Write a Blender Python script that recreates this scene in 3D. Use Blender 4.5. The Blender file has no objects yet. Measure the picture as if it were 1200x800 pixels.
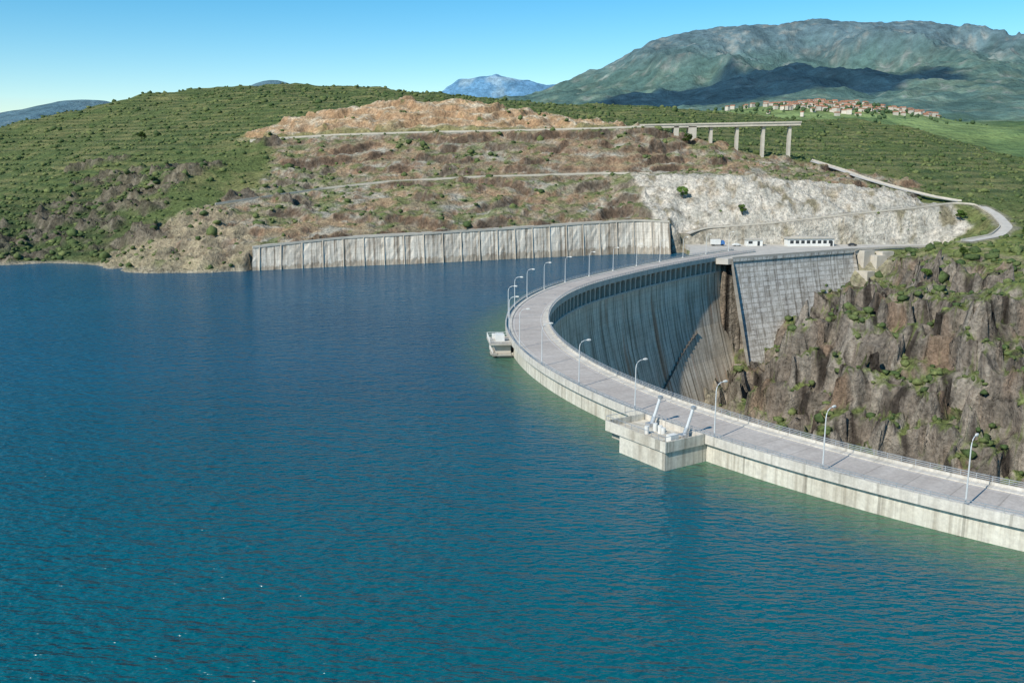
import bpy, bmesh, math, random
import numpy as np
from mathutils import Vector, Matrix
from mathutils.geometry import delaunay_2d_cdt
random.seed(7); rng=np.random.default_rng(11)
scene=bpy.context.scene
scene.view_settings.view_transform='Standard'
scene.view_settings.look='None'; scene.view_settings.exposure=0

# ------------------------------------------------------------------ noise
def _h(ix,iy,seed):
    n=(ix.astype(np.int64)*374761393+iy.astype(np.int64)*668265263+seed*1442695041)&0xffffffff
    n=((n^(n>>13))*1274126177)&0xffffffff
    n=((n^(n>>16))*2246822519)&0xffffffff
    return (n^(n>>15))&0xffffffff
def pnoise(x,y,seed=0):
    xi=np.floor(x);yi=np.floor(y);xf=x-xi;yf=y-yi
    u=xf*xf*xf*(xf*(xf*6-15)+10);v=yf*yf*yf*(yf*(yf*6-15)+10)
    def g(a,b):
        t=_h(xi+a,yi+b,seed)/4294967296.0*2*np.pi
        return np.cos(t)*(xf-a)+np.sin(t)*(yf-b)
    n0=g(0,0)*(1-u)+g(1,0)*u; n1=g(0,1)*(1-u)+g(1,1)*u
    return (n0*(1-v)+n1*v)*1.5
def fbm(x,y,o=4,seed=0):
    r=0;a=1;t=0
    for i in range(o):
        r=r+a*pnoise(x,y,seed+i*17);t+=a;a*=.5;x=x*2.03+5.3;y=y*2.03+1.7
    return r/t
def ridged(x,y,o=4,seed=0):
    r=0;a=1;t=0
    for i in range(o):
        r=r+a*(1-np.abs(pnoise(x,y,seed+i*31))*2.0);t+=a;a*=.5;x=x*2.07+3.1;y=y*2.07+7.7
    return r/t
def sstep(a,b,x):
    t=np.clip((x-a)/(b-a),0,1);return t*t*(3-2*t)
def inpoly(x,y,poly):
    r=np.zeros(x.shape,bool);n=len(poly);j=n-1
    for i in range(n):
        xi,yi=poly[i];xj,yj=poly[j]
        c=((yi>y)!=(yj>y))&(x<(xj-xi)*(y-yi)/(yj-yi+1e-9)+xi)
        r^=c;j=i
    return r

# ------------------------------------------------------------------ helpers
def link(o,parent=None):
    bpy.context.collection.objects.link(o)
    if parent is not None:o.parent=parent
    return o
def empty(name,loc=(0,0,0)):
    o=bpy.data.objects.new(name,None);o.location=loc;link(o);return o
def mesh_np(name,V,F,mat,parent=None,col=None,smooth=False):
    V=np.asarray(V,dtype=np.float32);F=np.asarray(F,dtype=np.int32)
    k=F.shape[1];me=bpy.data.meshes.new(name)
    me.vertices.add(len(V));me.vertices.foreach_set('co',V.ravel())
    me.loops.add(F.size);me.loops.foreach_set('vertex_index',F.ravel())
    me.polygons.add(len(F));me.polygons.foreach_set('loop_start',np.arange(0,F.size,k,dtype=np.int32))
    me.polygons.foreach_set('loop_total',np.full(len(F),k,dtype=np.int32))
    if smooth: me.polygons.foreach_set('use_smooth',np.ones(len(F),bool))
    me.update(calc_edges=True);me.validate()
    if col is not None:
        a=me.attributes.new('Col','FLOAT_COLOR','POINT')
        c=np.ones((len(V),4),np.float32);c[:,:3]=col;a.data.foreach_set('color',c.ravel())
    me.materials.append(mat)
    o=bpy.data.objects.new(name,me);link(o,parent);return o
def mesh_py(name,V,F,mats,parent=None,mi=None,uv=None,smooth=False):
    me=bpy.data.meshes.new(name);me.from_pydata([tuple(v) for v in V],[],F)
    for m in (mats if isinstance(mats,(list,tuple)) else [mats]): me.materials.append(m)
    if mi is not None:
        for p,i in zip(me.polygons,mi):p.material_index=i
    if uv is not None:
        l=me.uv_layers.new(name='UVMap')
        for p in me.polygons:
            for li,vi in zip(p.loop_indices,p.vertices): l.data[li].uv=uv[vi]
    if smooth:
        for p in me.polygons:p.use_smooth=True
    me.update();o=bpy.data.objects.new(name,me);link(o,parent);return o
class MB:
    def __init__(s):s.V=[];s.F=[];s.M=[]
    def quadbox(s,P,m=0):
        b=len(s.V);s.V+= [tuple(p) for p in P]
        for f in ((3,2,1,0),(4,5,6,7),(0,1,5,4),(1,2,6,5),(2,3,7,6),(3,0,4,7)):
            s.F.append([b+i for i in f]);s.M.append(m)
    def box(s,c,size,ang=0,m=0,taper=1.0):
        ca,sa=math.cos(ang),math.sin(ang);hx,hy,hz=[q/2 for q in size];P=[]
        for z,t in ((-hz,1),(hz,taper)):
            for x,y in ((-hx,-hy),(hx,-hy),(hx,hy),(-hx,hy)):
                x*=t;y*=t
                P.append((c[0]+x*ca-y*sa,c[1]+x*sa+y*ca,c[2]+z))
        s.quadbox(P,m)
    def tube(s,pts,rad,n=8,m=0,cap=True):
        pts=[Vector(p) for p in pts];b0=len(s.V);up=Vector((0.13,.07,1))
        for i,p in enumerate(pts):
            d=(pts[min(i+1,len(pts)-1)]-pts[max(i-1,0)]).normalized()
            a=d.cross(up) if abs(d.dot(up.normalized()))<.95 else d.cross(Vector((1,0,0)))
            a.normalize();b=d.cross(a).normalized();r=rad[i] if isinstance(rad,(list,tuple)) else rad
            for k in range(n):
                t=2*math.pi*k/n;s.V.append(tuple(p+a*math.cos(t)*r+b*math.sin(t)*r))
        for i in range(len(pts)-1):
            for k in range(n):
                a=b0+i*n+k;b=b0+i*n+(k+1)%n
                s.F.append([a,b,b+n,a+n]);s.M.append(m)
        if cap:
            s.F.append([b0+k for k in range(n)]);s.M.append(m)
            e=b0+(len(pts)-1)*n;s.F.append([e+k for k in range(n)][::-1]);s.M.append(m)
    def obj(s,name,mats,parent=None,smooth=False):
        return mesh_py(name,s.V,s.F,mats,parent,s.M,smooth=smooth)

# ------------------------------------------------------------------ materials
def newmat(name):
    m=bpy.data.materials.new(name);m.use_nodes=True;nt=m.node_tree
    return m,nt,nt.nodes['Principled BSDF']
def N(nt,t,**k):
    n=nt.nodes.new(t)
    for a,b in k.items():setattr(n,a,b)
    return n
def ramp(nt,stops):
    r=N(nt,'ShaderNodeValToRGB')
    while len(r.color_ramp.elements)<len(stops):r.color_ramp.elements.new(.5)
    for e,(p,c) in zip(r.color_ramp.elements,stops):
        e.position=p;e.color=(*c,1) if len(c)==3 else c
    return r
def noise(nt,scale,vec=None,detail=4,rough=.6):
    n=N(nt,'ShaderNodeTexNoise');n.inputs['Scale'].default_value=scale;n.inputs['Detail'].default_value=detail
    n.inputs['Roughness'].default_value=rough
    if vec is not None:nt.links.new(vec,n.inputs['Vector'])
    return n
def mixc(nt,bt,fac,a,b):
    m=N(nt,'ShaderNodeMix',data_type='RGBA',blend_type=bt)
    for s,v in ((0,fac),(6,a),(7,b)):
        if isinstance(v,bpy.types.NodeSocket):nt.links.new(v,m.inputs[s])
        else:m.inputs[s].default_value=v if s==0 else (*v,1)
    return m.outputs[2]
def mth(nt,op,a,b=None,c=None):
    m=N(nt,'ShaderNodeMath',operation=op)
    for i,v in enumerate((a,b,c)):
        if v is None:continue
        if isinstance(v,bpy.types.NodeSocket):nt.links.new(v,m.inputs[i])
        else:m.inputs[i].default_value=v
    return m.outputs[0]
def mapping(nt,vec,scale):
    m=N(nt,'ShaderNodeMapping');m.inputs['Scale'].default_value=scale
    nt.links.new(vec,m.inputs['Vector']);return m.outputs[0]
def bump(nt,h,strength,dist,bs):
    b=N(nt,'ShaderNodeBump');b.inputs['Strength'].default_value=strength;b.inputs['Distance'].default_value=dist
    nt.links.new(h,b.inputs['Height']);nt.links.new(b.outputs[0],bs.inputs['Normal']);return b
def simple(name,c,rough=.7,metal=0,var=.25,scale=3):
    m,nt,bs=newmat(name);tc=N(nt,'ShaderNodeTexCoord')
    n=noise(nt,scale,tc.outputs['Object'],3);r=ramp(nt,[(.25,[q*(1-var) for q in c]),(.75,[min(1,q*(1+var*.6)) for q in c])])
    nt.links.new(n.outputs[0],r.inputs[0]);nt.links.new(r.outputs[0],bs.inputs['Base Color'])
    bs.inputs['Roughness'].default_value=rough;bs.inputs['Metallic'].default_value=metal;return m

def terrain_mat(name,s1,s2,bstr,bdist,lo=.55,hi=1.4):
    m,nt,bs=newmat(name);tc=N(nt,'ShaderNodeTexCoord');at=N(nt,'ShaderNodeAttribute',attribute_name='Col')
    n1=noise(nt,s1,tc.outputs['Object'],4,.7);n2=noise(nt,s2,tc.outputs['Object'],3,.65)
    r1=ramp(nt,[(.3,(lo,)*3),(.7,(hi,)*3)]);r2=ramp(nt,[(.3,(.7,.72,.7)),(.7,(1.28,1.25,1.2))])
    nt.links.new(n1.outputs[0],r1.inputs[0]);nt.links.new(n2.outputs[0],r2.inputs[0])
    c=mixc(nt,'MULTIPLY',1.0,at.outputs['Color'],r1.outputs[0]);c=mixc(nt,'MULTIPLY',1.0,c,r2.outputs[0])
    nt.links.new(c,bs.inputs['Base Color']);bs.inputs['Roughness'].default_value=.95
    bs.inputs['Specular IOR Level'].default_value=.1
    bump(nt,n1.outputs[0],bstr,bdist,bs);return m
M_ter=terrain_mat('terrain_soil_and_grass',.6,.12,1.0,1.8,.48,1.42)
M_far=terrain_mat('distant_hillside',.014,.003,.7,45,.66,1.3)

def concrete(name,base,dark,light,joint=12.0,lift=2.0,streak=1.0,rust=0.0,grid=0.0,jw=.35,js=.55,tide=0):
    m,nt,bs=newmat(name)
    tc=N(nt,'ShaderNodeTexCoord');vec=tc.outputs['UV']
    sx=N(nt,'ShaderNodeSeparateXYZ');nt.links.new(vec,sx.inputs[0]);U,Vv=sx.outputs[0],sx.outputs[1]
    big=noise(nt,.09,vec,4,.6);fine=noise(nt,1.6,tc.outputs['Object'],4,.7)
    st=noise(nt,1.0,mapping(nt,vec,(.55,.045,1)),5,.7)
    r=ramp(nt,[(.36,dark),(.5,base),(.64,light)]);mx=mth(nt,'ADD',mth(nt,'MULTIPLY',big.outputs[0],.5),mth(nt,'MULTIPLY',st.outputs[0],.5))
    nt.links.new(mx,r.inputs[0]);c=r.outputs[0]
    rs=ramp(nt,[(.46,(1,1,1)),(.64,(.38,.34,.3))]);nt.links.new(noise(nt,1.0,mapping(nt,vec,(.9,.03,1)),4,.6).outputs[0],rs.inputs[0])
    c=mixc(nt,'MULTIPLY',min(1,streak*.85),c,rs.outputs[0])
    if rust>0:
        rr=ramp(nt,[(.58,(0,0,0)),(.66,(1,1,1))]);nt.links.new(noise(nt,1.0,mapping(nt,vec,(.16,.012,1)),3,.6).outputs[0],rr.inputs[0])
        c=mixc(nt,'MIX',mth(nt,'MULTIPLY',rr.outputs[0],rust),c,(.48,.24,.13))
    if grid>0:
        bk=N(nt,'ShaderNodeTexBrick');bk.offset=0;bk.inputs['Scale'].default_value=1;bk.inputs['Brick Width'].default_value=4.4
        bk.inputs['Row Height'].default_value=2.2;bk.inputs['Mortar Size'].default_value=.5;bk.inputs['Mortar Smooth'].default_value=.9
        nt.links.new(vec,bk.inputs['Vector'])
        inv=mth(nt,'SUBTRACT',1.0,bk.outputs['Fac']);nn=ramp(nt,[(.42,(0,0,0)),(.56,(1,1,1))])
        nt.links.new(noise(nt,.3,vec,4,.6).outputs[0],nn.inputs[0])
        c=mixc(nt,'MIX',mth(nt,'MULTIPLY',mth(nt,'MULTIPLY',inv,nn.outputs[0]),grid),c,(.74,.72,.68))
    if joint:
        f=mth(nt,'FRACT',mth(nt,'DIVIDE',U,joint));j=mth(nt,'LESS_THAN',f,jw/joint)
        c=mixc(nt,'MULTIPLY',mth(nt,'MULTIPLY',j,js),c,(.3,.29,.27))
    if lift:
        f=mth(nt,'FRACT',mth(nt,'DIVIDE',Vv,lift));j=mth(nt,'LESS_THAN',f,.08)
        c=mixc(nt,'MULTIPLY',mth(nt,'MULTIPLY',j,.25),c,(.4,.4,.38))
    if tide:
        tv=mth(nt,'ADD',Vv,mth(nt,'MULTIPLY',mth(nt,'SUBTRACT',st.outputs[0],.5),6));j=mth(nt,'LESS_THAN',tv,tide)
        c=mixc(nt,'MULTIPLY',mth(nt,'MULTIPLY',j,.7),c,(.55,.5,.44))
    rf=ramp(nt,[(.3,(.82,.82,.82)),(.7,(1.12,1.12,1.1))]);nt.links.new(fine.outputs[0],rf.inputs[0])
    c=mixc(nt,'MULTIPLY',1.0,c,rf.outputs[0])
    nt.links.new(c,bs.inputs['Base Color']);bs.inputs['Roughness'].default_value=.88
    bs.inputs['Specular IOR Level'].default_value=.2
    bump(nt,fine.outputs[0],.35,.06,bs);return m
M_face=concrete('downstream_concrete',(.76,.66,.52),(.52,.44,.34),(.87,.79,.66),joint=11,lift=2.2,streak=1.0,rust=.7,jw=.5,js=.7)
M_up=concrete('upstream_concrete',(.6,.56,.48),(.5,.45,.37),(.68,.64,.56),joint=11,lift=0,streak=.6)
M_crest=concrete('crest_concrete',(.58,.54,.48),(.47,.44,.39),(.65,.61,.55),joint=5.5,lift=0,streak=.25,js=.35)
M_block=concrete('abutment_concrete',(.46,.435,.39),(.3,.28,.26),(.6,.575,.53),joint=10,lift=2.2,streak=.9,grid=.6)
M_wall=concrete('retaining_wall_concrete',(.58,.53,.455),(.34,.3,.25),(.69,.65,.57),joint=9,lift=3.2,streak=1.1,tide=6.2)
M_road=concrete('crest_road_surface',(.46,.41,.37),(.4,.35,.315),(.52,.47,.43),joint=6,lift=0,streak=.0,jw=.18,js=.35)
M_paint=simple('white_road_paint',(.62,.61,.58),.7,0,.3,2)
M_metal=simple('galvanised_metal',(.5,.51,.52),.45,.6,.15)
M_lamp=simple('lamp_pole_grey',(.62,.63,.63),.5,.2,.1)
M_white=simple('white_plaster',(.7,.69,.65),.8,0,.15,.5)
M_house=simple('cream_render',(.56,.51,.44),.8,0,.35,.03)
M_roof=simple('terracotta_roof',(.36,.17,.1),.9,0,.3,.2)
M_dark=simple('dark_window_glass',(.03,.035,.04),.3,0,.2)
M_blue=simple('blue_paint',(.05,.16,.4),.5,0,.2)
M_tyre=simple('rubber_tyre',(.02,.02,.02),.9,0,.2)
M_pave=simple('plaza_paving',(.5,.465,.41),.9,0,.22,.25)
M_dirt=simple('pale_track_gravel',(.44,.39,.32),.95,0,.2,.4)
M_asph=simple('asphalt_road_grey',(.2,.19,.18),.9,0,.2,.4)
M_via=simple('viaduct_concrete',(.52,.475,.4),.85,0,.2,.3)
M_recess=simple('shaded_gallery_concrete',(.15,.13,.11),.9,0,.3,.4)  # recess shade put into a darker base colour; stair reuses it
M_bark=simple('tree_bark',(.1,.075,.05),.95,0,.3,4)

def leafmat(name):
    m,nt,bs=newmat(name);at=N(nt,'ShaderNodeAttribute',attribute_name='Col')
    tc=N(nt,'ShaderNodeTexCoord');n=noise(nt,1.3,tc.outputs['Object'],3,.7)
    r=ramp(nt,[(.3,(.5,.55,.5)),(.7,(1.5,1.45,1.3))]);nt.links.new(n.outputs[0],r.inputs[0])
    nt.links.new(mixc(nt,'MULTIPLY',1.0,at.outputs['Color'],r.outputs[0]),bs.inputs['Base Color'])
    bs.inputs['Roughness'].default_value=.9;bs.inputs['Specular IOR Level'].default_value=.15;return m
M_leaf=leafmat('foliage')

CX,CY,R=176.2,245.0,178.0
def water_mat():
    m,nt,bs=newmat('reservoir_water');tc=N(nt,'ShaderNodeTexCoord');v=tc.outputs['Object']
    mp=N(nt,'ShaderNodeMapping');mp.inputs['Rotation'].default_value=(0,0,math.radians(14));mp.inputs['Scale'].default_value=(.55,1.2,1)
    nt.links.new(v,mp.inputs['Vector'])
    a=noise(nt,1.05,mp.outputs[0],2,.5);b=noise(nt,.3,mp.outputs[0],2,.5)
    big=noise(nt,.012,v,2,.5)
    r=ramp(nt,[(.3,(.0015,.062,.118)),(.7,(.0025,.084,.148))]);nt.links.new(big.outputs[0],r.inputs[0])
    sx=N(nt,'ShaderNodeSeparateXYZ');nt.links.new(v,sx.inputs[0])
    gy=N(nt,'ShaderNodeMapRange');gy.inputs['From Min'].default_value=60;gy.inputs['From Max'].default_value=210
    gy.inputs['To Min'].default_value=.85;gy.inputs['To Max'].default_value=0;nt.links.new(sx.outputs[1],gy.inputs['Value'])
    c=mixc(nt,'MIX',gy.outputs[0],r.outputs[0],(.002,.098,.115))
    # dam wall's pale reflection put into the water colour close against it
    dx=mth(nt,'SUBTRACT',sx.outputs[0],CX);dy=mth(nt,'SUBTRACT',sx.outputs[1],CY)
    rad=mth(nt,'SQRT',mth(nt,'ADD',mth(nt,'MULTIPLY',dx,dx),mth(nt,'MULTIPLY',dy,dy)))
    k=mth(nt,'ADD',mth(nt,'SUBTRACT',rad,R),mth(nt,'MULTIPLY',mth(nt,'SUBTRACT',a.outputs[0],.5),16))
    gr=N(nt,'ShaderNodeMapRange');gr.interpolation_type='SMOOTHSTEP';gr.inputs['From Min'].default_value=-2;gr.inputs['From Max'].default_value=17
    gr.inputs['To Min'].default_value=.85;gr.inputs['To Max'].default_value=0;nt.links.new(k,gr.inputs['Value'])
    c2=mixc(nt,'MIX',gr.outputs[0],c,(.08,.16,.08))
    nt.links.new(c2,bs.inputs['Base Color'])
    bs.inputs['Roughness'].default_value=.18;bs.inputs['IOR'].default_value=1.333
    h=mth(nt,'ADD',a.outputs[0],mth(nt,'MULTIPLY',b.outputs[0],1.3))
    bump(nt,h,1.0,.82,bs);return m
M_water=water_mat()

# ------------------------------------------------------------------ dam alignment (plan)
pts=[]
for i in range(0,121):
    a=math.radians(-80+i*(113.5/120));pts.append((CX-R*math.cos(a),CY+R*math.sin(a)))
for q in ((35.5,356.2),(44.2,369.3),(53.4,382),(63,394.3),(72.8,406),(82.8,417.5),(93,428.5),(103.5,439)):pts.append(q)
P0=np.array(pts)
for _ in range(3):
    Q=P0.copy();Q[1:-1]=(P0[:-2]+2*P0[1:-1]+P0[2:])/4;P0=Q
def resample(P,step):
    d=np.r_[0,np.cumsum(np.hypot(*np.diff(P,axis=0).T))];n=int(d[-1]/step)+1;s=np.linspace(0,d[-1],n)
    return np.c_[np.interp(s,d,P[:,0]),np.interp(s,d,P[:,1])],s
PATH,SS=resample(P0,1.5)
def normals(P):
    t=np.gradient(P,axis=0);t/=np.linalg.norm(t,axis=1)[:,None]
    return np.c_[t[:,1],-t[:,0]]
NRM=normals(PATH)
def at(s,o=0.0):
    x=np.interp(s,SS,PATH[:,0]);y=np.interp(s,SS,PATH[:,1]);nx=np.interp(s,SS,NRM[:,0]);ny=np.interp(s,SS,NRM[:,1])
    l=math.hypot(nx,ny);nx/=l;ny/=l;return x+nx*o,y+ny*o,nx,ny
STOT=SS[-1]
def sweep(name,prof,mat,parent,s0=0,s1=None,step=1.5,closed=False):
    s1=STOT if s1 is None else s1;n=max(2,int((s1-s0)/step)+1);S=np.linspace(s0,s1,n);V=[];UV=[];F=[];k=len(prof)
    acc=[0]
    for i in range(1,k):acc.append(acc[-1]+math.hypot(prof[i][0]-prof[i-1][0],prof[i][1]-prof[i-1][1]))
    for s in S:
        for j,(o,z) in enumerate(prof):
            x,y,_,_=at(s,o);V.append((x,y,z));UV.append((s,acc[j]))
    kk=k if closed else k-1
    for i in range(n-1):
        for j in range(kk):
            a=i*k+j;b=i*k+(j+1)%k;F.append([a,b,b+k,a+k])
    if closed:F.append(list(range(k)));F.append([(n-1)*k+j for j in range(k)][::-1])
    return mesh_py(name,V,F,mat,parent,uv=UV)

dam=empty('arch_dam')
FACE=[(10.9,-2.2),(10.95,-5),(11.6,-12),(14,-24),(18,-38),(23,-52),(34,-80)]
sweep('upstream_face',[(.7,3.1),(.7,-45)],M_up,dam)
sweep('upstream_cornice',[(0,3.1),(0,4.0),(0,4.55),(.32,4.55),(.32,4.0),(.32,3.1)],M_crest,dam,closed=True)
sweep('deck_slab',[(.33,3.1),(.33,3.99),(11.4,3.99),(11.4,3.1)],M_crest,dam,closed=True)
sweep('downstream_cornice',[(11.4,2.7),(11.4,4.5),(11.72,4.5),(11.72,2.7)],M_crest,dam,closed=True)
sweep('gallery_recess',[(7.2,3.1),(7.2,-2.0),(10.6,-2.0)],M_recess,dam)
sweep('gallery_ledge',[(10.6,-2.6),(10.6,-1.9),(11.35,-1.9),(11.35,-2.6)],M_crest,dam,closed=True)
sweep('downstream_face',FACE,M_face,dam)
sweep('upstream_walkway',[(.33,3.995),(.33,4.15),(1.75,4.15),(1.75,3.995)],M_crest,dam)
sweep('downstream_walkway',[(9.95,3.995),(9.95,4.15),(11.39,4.15),(11.39,3.995)],M_crest,dam)
sweep('crest_road',[(1.76,3.998),(9.94,3.998)],M_road,dam)
sweep('edge_line',[(2.2,4.003),(2.33,4.003)],M_paint,dam)
sweep('edge_line_inner',[(9.4,4.003),(9.53,4.003)],M_paint,dam)
mb=MB();s=1.0;SP=4.4
while s<STOT-1:
    outl=[(-.5,-2.0),(-.5,1.6),(-.8,2.3),(-1.4,2.8),(-2.2,3.05),(2.2,3.05),(1.4,2.8),(.8,2.3),(.5,1.6),(.5,-2.0)]
    b=len(mb.V);k=len(outl)
    for o in (7.25,11.15):
        for ds,z in outl:
            x,y,nx,ny=at(min(max(s+ds,0),STOT),o);mb.V.append((x,y,z))
    mb.F.append([b+k+i for i in range(k)]);mb.M.append(0)
    for i in range(k):mb.F.append([b+i,b+(i+1)%k,b+k+(i+1)%k,b+k+i]);mb.M.append(0)
    s+=SP
mb.obj('arcade_piers',M_via,dam)
def on_face(s,z):
    o=np.interp(-z,[-q[1] for q in FACE],[q[0] for q in FACE]);x,y,nx,ny=at(s,o+.3);return (x,y,z)
mb=MB();s1_=SS[np.argmin(np.abs(PATH[:,1]-398))];s0_=SS[np.argmin(np.abs(PATH[:,1]-345)+(PATH[:,1]<250)*999)]
mb.tube([on_face(s1_+(s0_-s1_)*t,-26-t*26+math.sin(t*9)*.5) for t in np.linspace(0,1,14)],.3,6)
for t in np.linspace(0,1,24):
    p=on_face(s1_+(s0_-s1_)*t,-26-t*26+math.sin(t*9)*.5);mb.box((p[0],p[1],p[2]+.5),(.5,.5,1.2))
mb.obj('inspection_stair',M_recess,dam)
def railing(name,o,z0,h,rails,parent,s0=0,s1=None):
    s1=STOT if s1 is None else s1;mb=MB();s=s0
    while s<s1:
        x,y,nx,ny=at(s,o);mb.box((x,y,z0+h/2),(.08,.08,h),math.atan2(ny,nx));s+=2.2
    mb.obj(name+'_posts',M_metal,parent)
    for i,r in enumerate(rails):
        sweep(f'{name}_rail_{i+1}',[(o-.045,z0+r-.04),(o+.045,z0+r-.04),(o+.045,z0+r+.04),(o-.045,z0+r+.04)],M_metal,parent,s0,s1,closed=True)
railing('upstream_railing',.16,4.55,.65,(.3,.62),dam)
railing('downstream_railing',11.56,4.5,.8,(.25,.5,.78),dam)

# ------------------------------------------------------------------ street lamps
def lamp_mesh():
    mb=MB()
    mb.box((0,0,.2),(.42,.42,.4),0,0,.8)
    mb.tube([(0,0,.35),(0,0,3),(0,0,7.6),(.12,0,8.25),(.45,0,8.7),(.95,0,8.95),(1.7,0,9.0)],[.12,.105,.08,.075,.068,.062,.055],8)
    mb.tube([(1.45,0,9.0),(1.65,0,9.02),(2.0,0,9.02),(2.35,0,8.99),(2.5,0,8.97)],[.06,.15,.19,.15,.05],8,1)
    mb.box((2.0,0,8.88),(.6,.24,.08),0,1)
    o=mb.obj('street_lamp',[M_lamp,M_white]);return o
def s_of_phi(phi):
    x=CX-R*math.cos(math.radians(phi));y=CY+R*math.sin(math.radians(phi))
    return SS[np.argmin((PATH[:,0]-x)**2+(PATH[:,1]-y)**2)]
s=s_of_phi(-48.0)-39;base=None
while s<STOT-2:
    x,y,nx,ny=at(s,.62)
    if base is None:o=lamp_mesh();base=o
    else:o=bpy.data.objects.new('street_lamp',base.data);link(o)
    o.location=(x,y,4.14);o.rotation_euler=(0,0,math.atan2(ny,nx));s+=19.5

# ------------------------------------------------------------------ terrain control
def lin(pts):return [tuple(p) for p in pts]
shore=lin([(-620,360),(-450,385),(-330,398),(-243,404),(-224,410),(-208,422),(-194,418),(-181,410),(-168,394),(-158,386),(-144,383),(-130,386),(-109,391.5),(-74,407),(-38,419),(0,437),(41.5,455),(60,461),(78,458),(88,448)])
walltop=lin([(-110,398,9.3),(-75,414,11.9),(-39,426,12.8),(0,443.5,13.8),(41.6,461.5,15.2),(62,468,15.9),(78,468,15.2),(88,466,13)])
path=lin([(-148,470,23.5),(-103,510,29.6),(-70,520,32.9),(-19,530,35.4),(48.4,540,37.1),(77.4,538,37.1)])
mroad=lin([(-150,600,57),(-106.7,600,59.5),(-53,600,61),(0,600,62),(53,600,63.3),(82,600,64.4)])
cut=lin([(-170,640,64),(-152,660,71.5),(-118.6,670,78.7),(-78,680,85.6),(-36,680,83.8),(12,670,77.6),(57.7,650,69.5),(79.5,640,66.3)])
sky=lin([(-574,900,60),(-506,950,75),(-460,1000,91),(-389,1050,113),(-329,1100,123),(-253,1150,131),(-172,1150,126),(-116,1100,117),(-39,1100,109),(19.5,1100,105),(97.5,1100,102),(175,1100,99),(244,1100,95.5),(322,1100,88.8),(390,1100,89.8),(429,1050,78),(464,1000,57.6),(483,900,41),(532,850,34)])
mid=lin([(-189,850,96.5),(-75,850,97),(15,850,88.5),(105,850,78),(177,800,69.6),(242,800,59),(313,800,55.7),(356,750,42),(376,700,27),(440,700,17.8)])
pale=lin([(74.5,520,36),(91,510,36.8),(118,505,36.5),(149.5,505,34.2),(181,505,31.5),(207,500,27.3),(217,495,22.2)])
ramp_rd=lin([(88,472,9),(94.6,474,11.4),(130,476,13.8),(173,480,18.3),(206,485,21),(227,490,23.3),(240,486,22.5),(241,470,18.5),(234,445,14.4),(222,430,11.5),(203,420,9.8)])
palebase=lin([(92,469,5),(120,469,5),(160,470,5),(200,472,5),(215,466,5.5)])
ctrl=[];
def dens(L,step):
    for a,b in zip(L[:-1],L[1:]):
        n=max(1,int(math.hypot(b[0]-a[0],b[1]-a[1])/step))
        for i in range(n):
            t=i/n;ctrl.append(tuple(a[j]*(1-t)+b[j]*t for j in range(3)))
    ctrl.append(L[-1])
sh3=[(x,y,0) for x,y in shore];dens(sh3,8)
dens([(x-1,y-12,-14) for x,y in shore[:-2]],12)
dens([(x,y+1.5,-1) for x,y in shore[12:-2]],8)
dens([(x,y+.6,z) for x,y,z in walltop],8);dens([(x-1,y+8,z+.3) for x,y,z in walltop[:-1]],8)
dens([(x,y-3,z) for x,y,z in path],9);dens([(x,y+3,z) for x,y,z in path],9)
dens([(x,y-5,z) for x,y,z in mroad],9);dens([(x,y+5,z) for x,y,z in mroad],9)
dens(cut,10);dens([(x,y+25,z+1.5) for x,y,z in cut],12)
dens(sky,25);dens([(x,y+350,z-70) for x,y,z in sky],60);dens(mid,20)
dens(pale,8);dens([(x,y+8,z+1) for x,y,z in pale],10)
for ox,oy in [(0,-2.5),(0,2.5)]:dens([(x+ (0 if i<6 else (ox if oy<0 else 3)),y+oy if i<6 else y,z) for i,(x,y,z) in enumerate(ramp_rd)],8)
dens(palebase,8)
dens([(176,441,-1),(168,434,-9),(158,427,-17),(140,416,-24),(121,403,-32),(109,392,-39),(94,378,-47),(80,366,-55)],6)
dens([(150,398,-19),(132,388,-28),(118,378,-38),(104,366,-48),(86,350,-60)],7)
dens([(139,366,-8),(126,358,-9),(112,350,-11.5),(101,338,-15),(95,325,-27),(92,305,-38),(95,285,-46)],6)
dens([(84,338,-56),(80,322,-62),(76,300,-66),(78,282,-70)],8)
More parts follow.
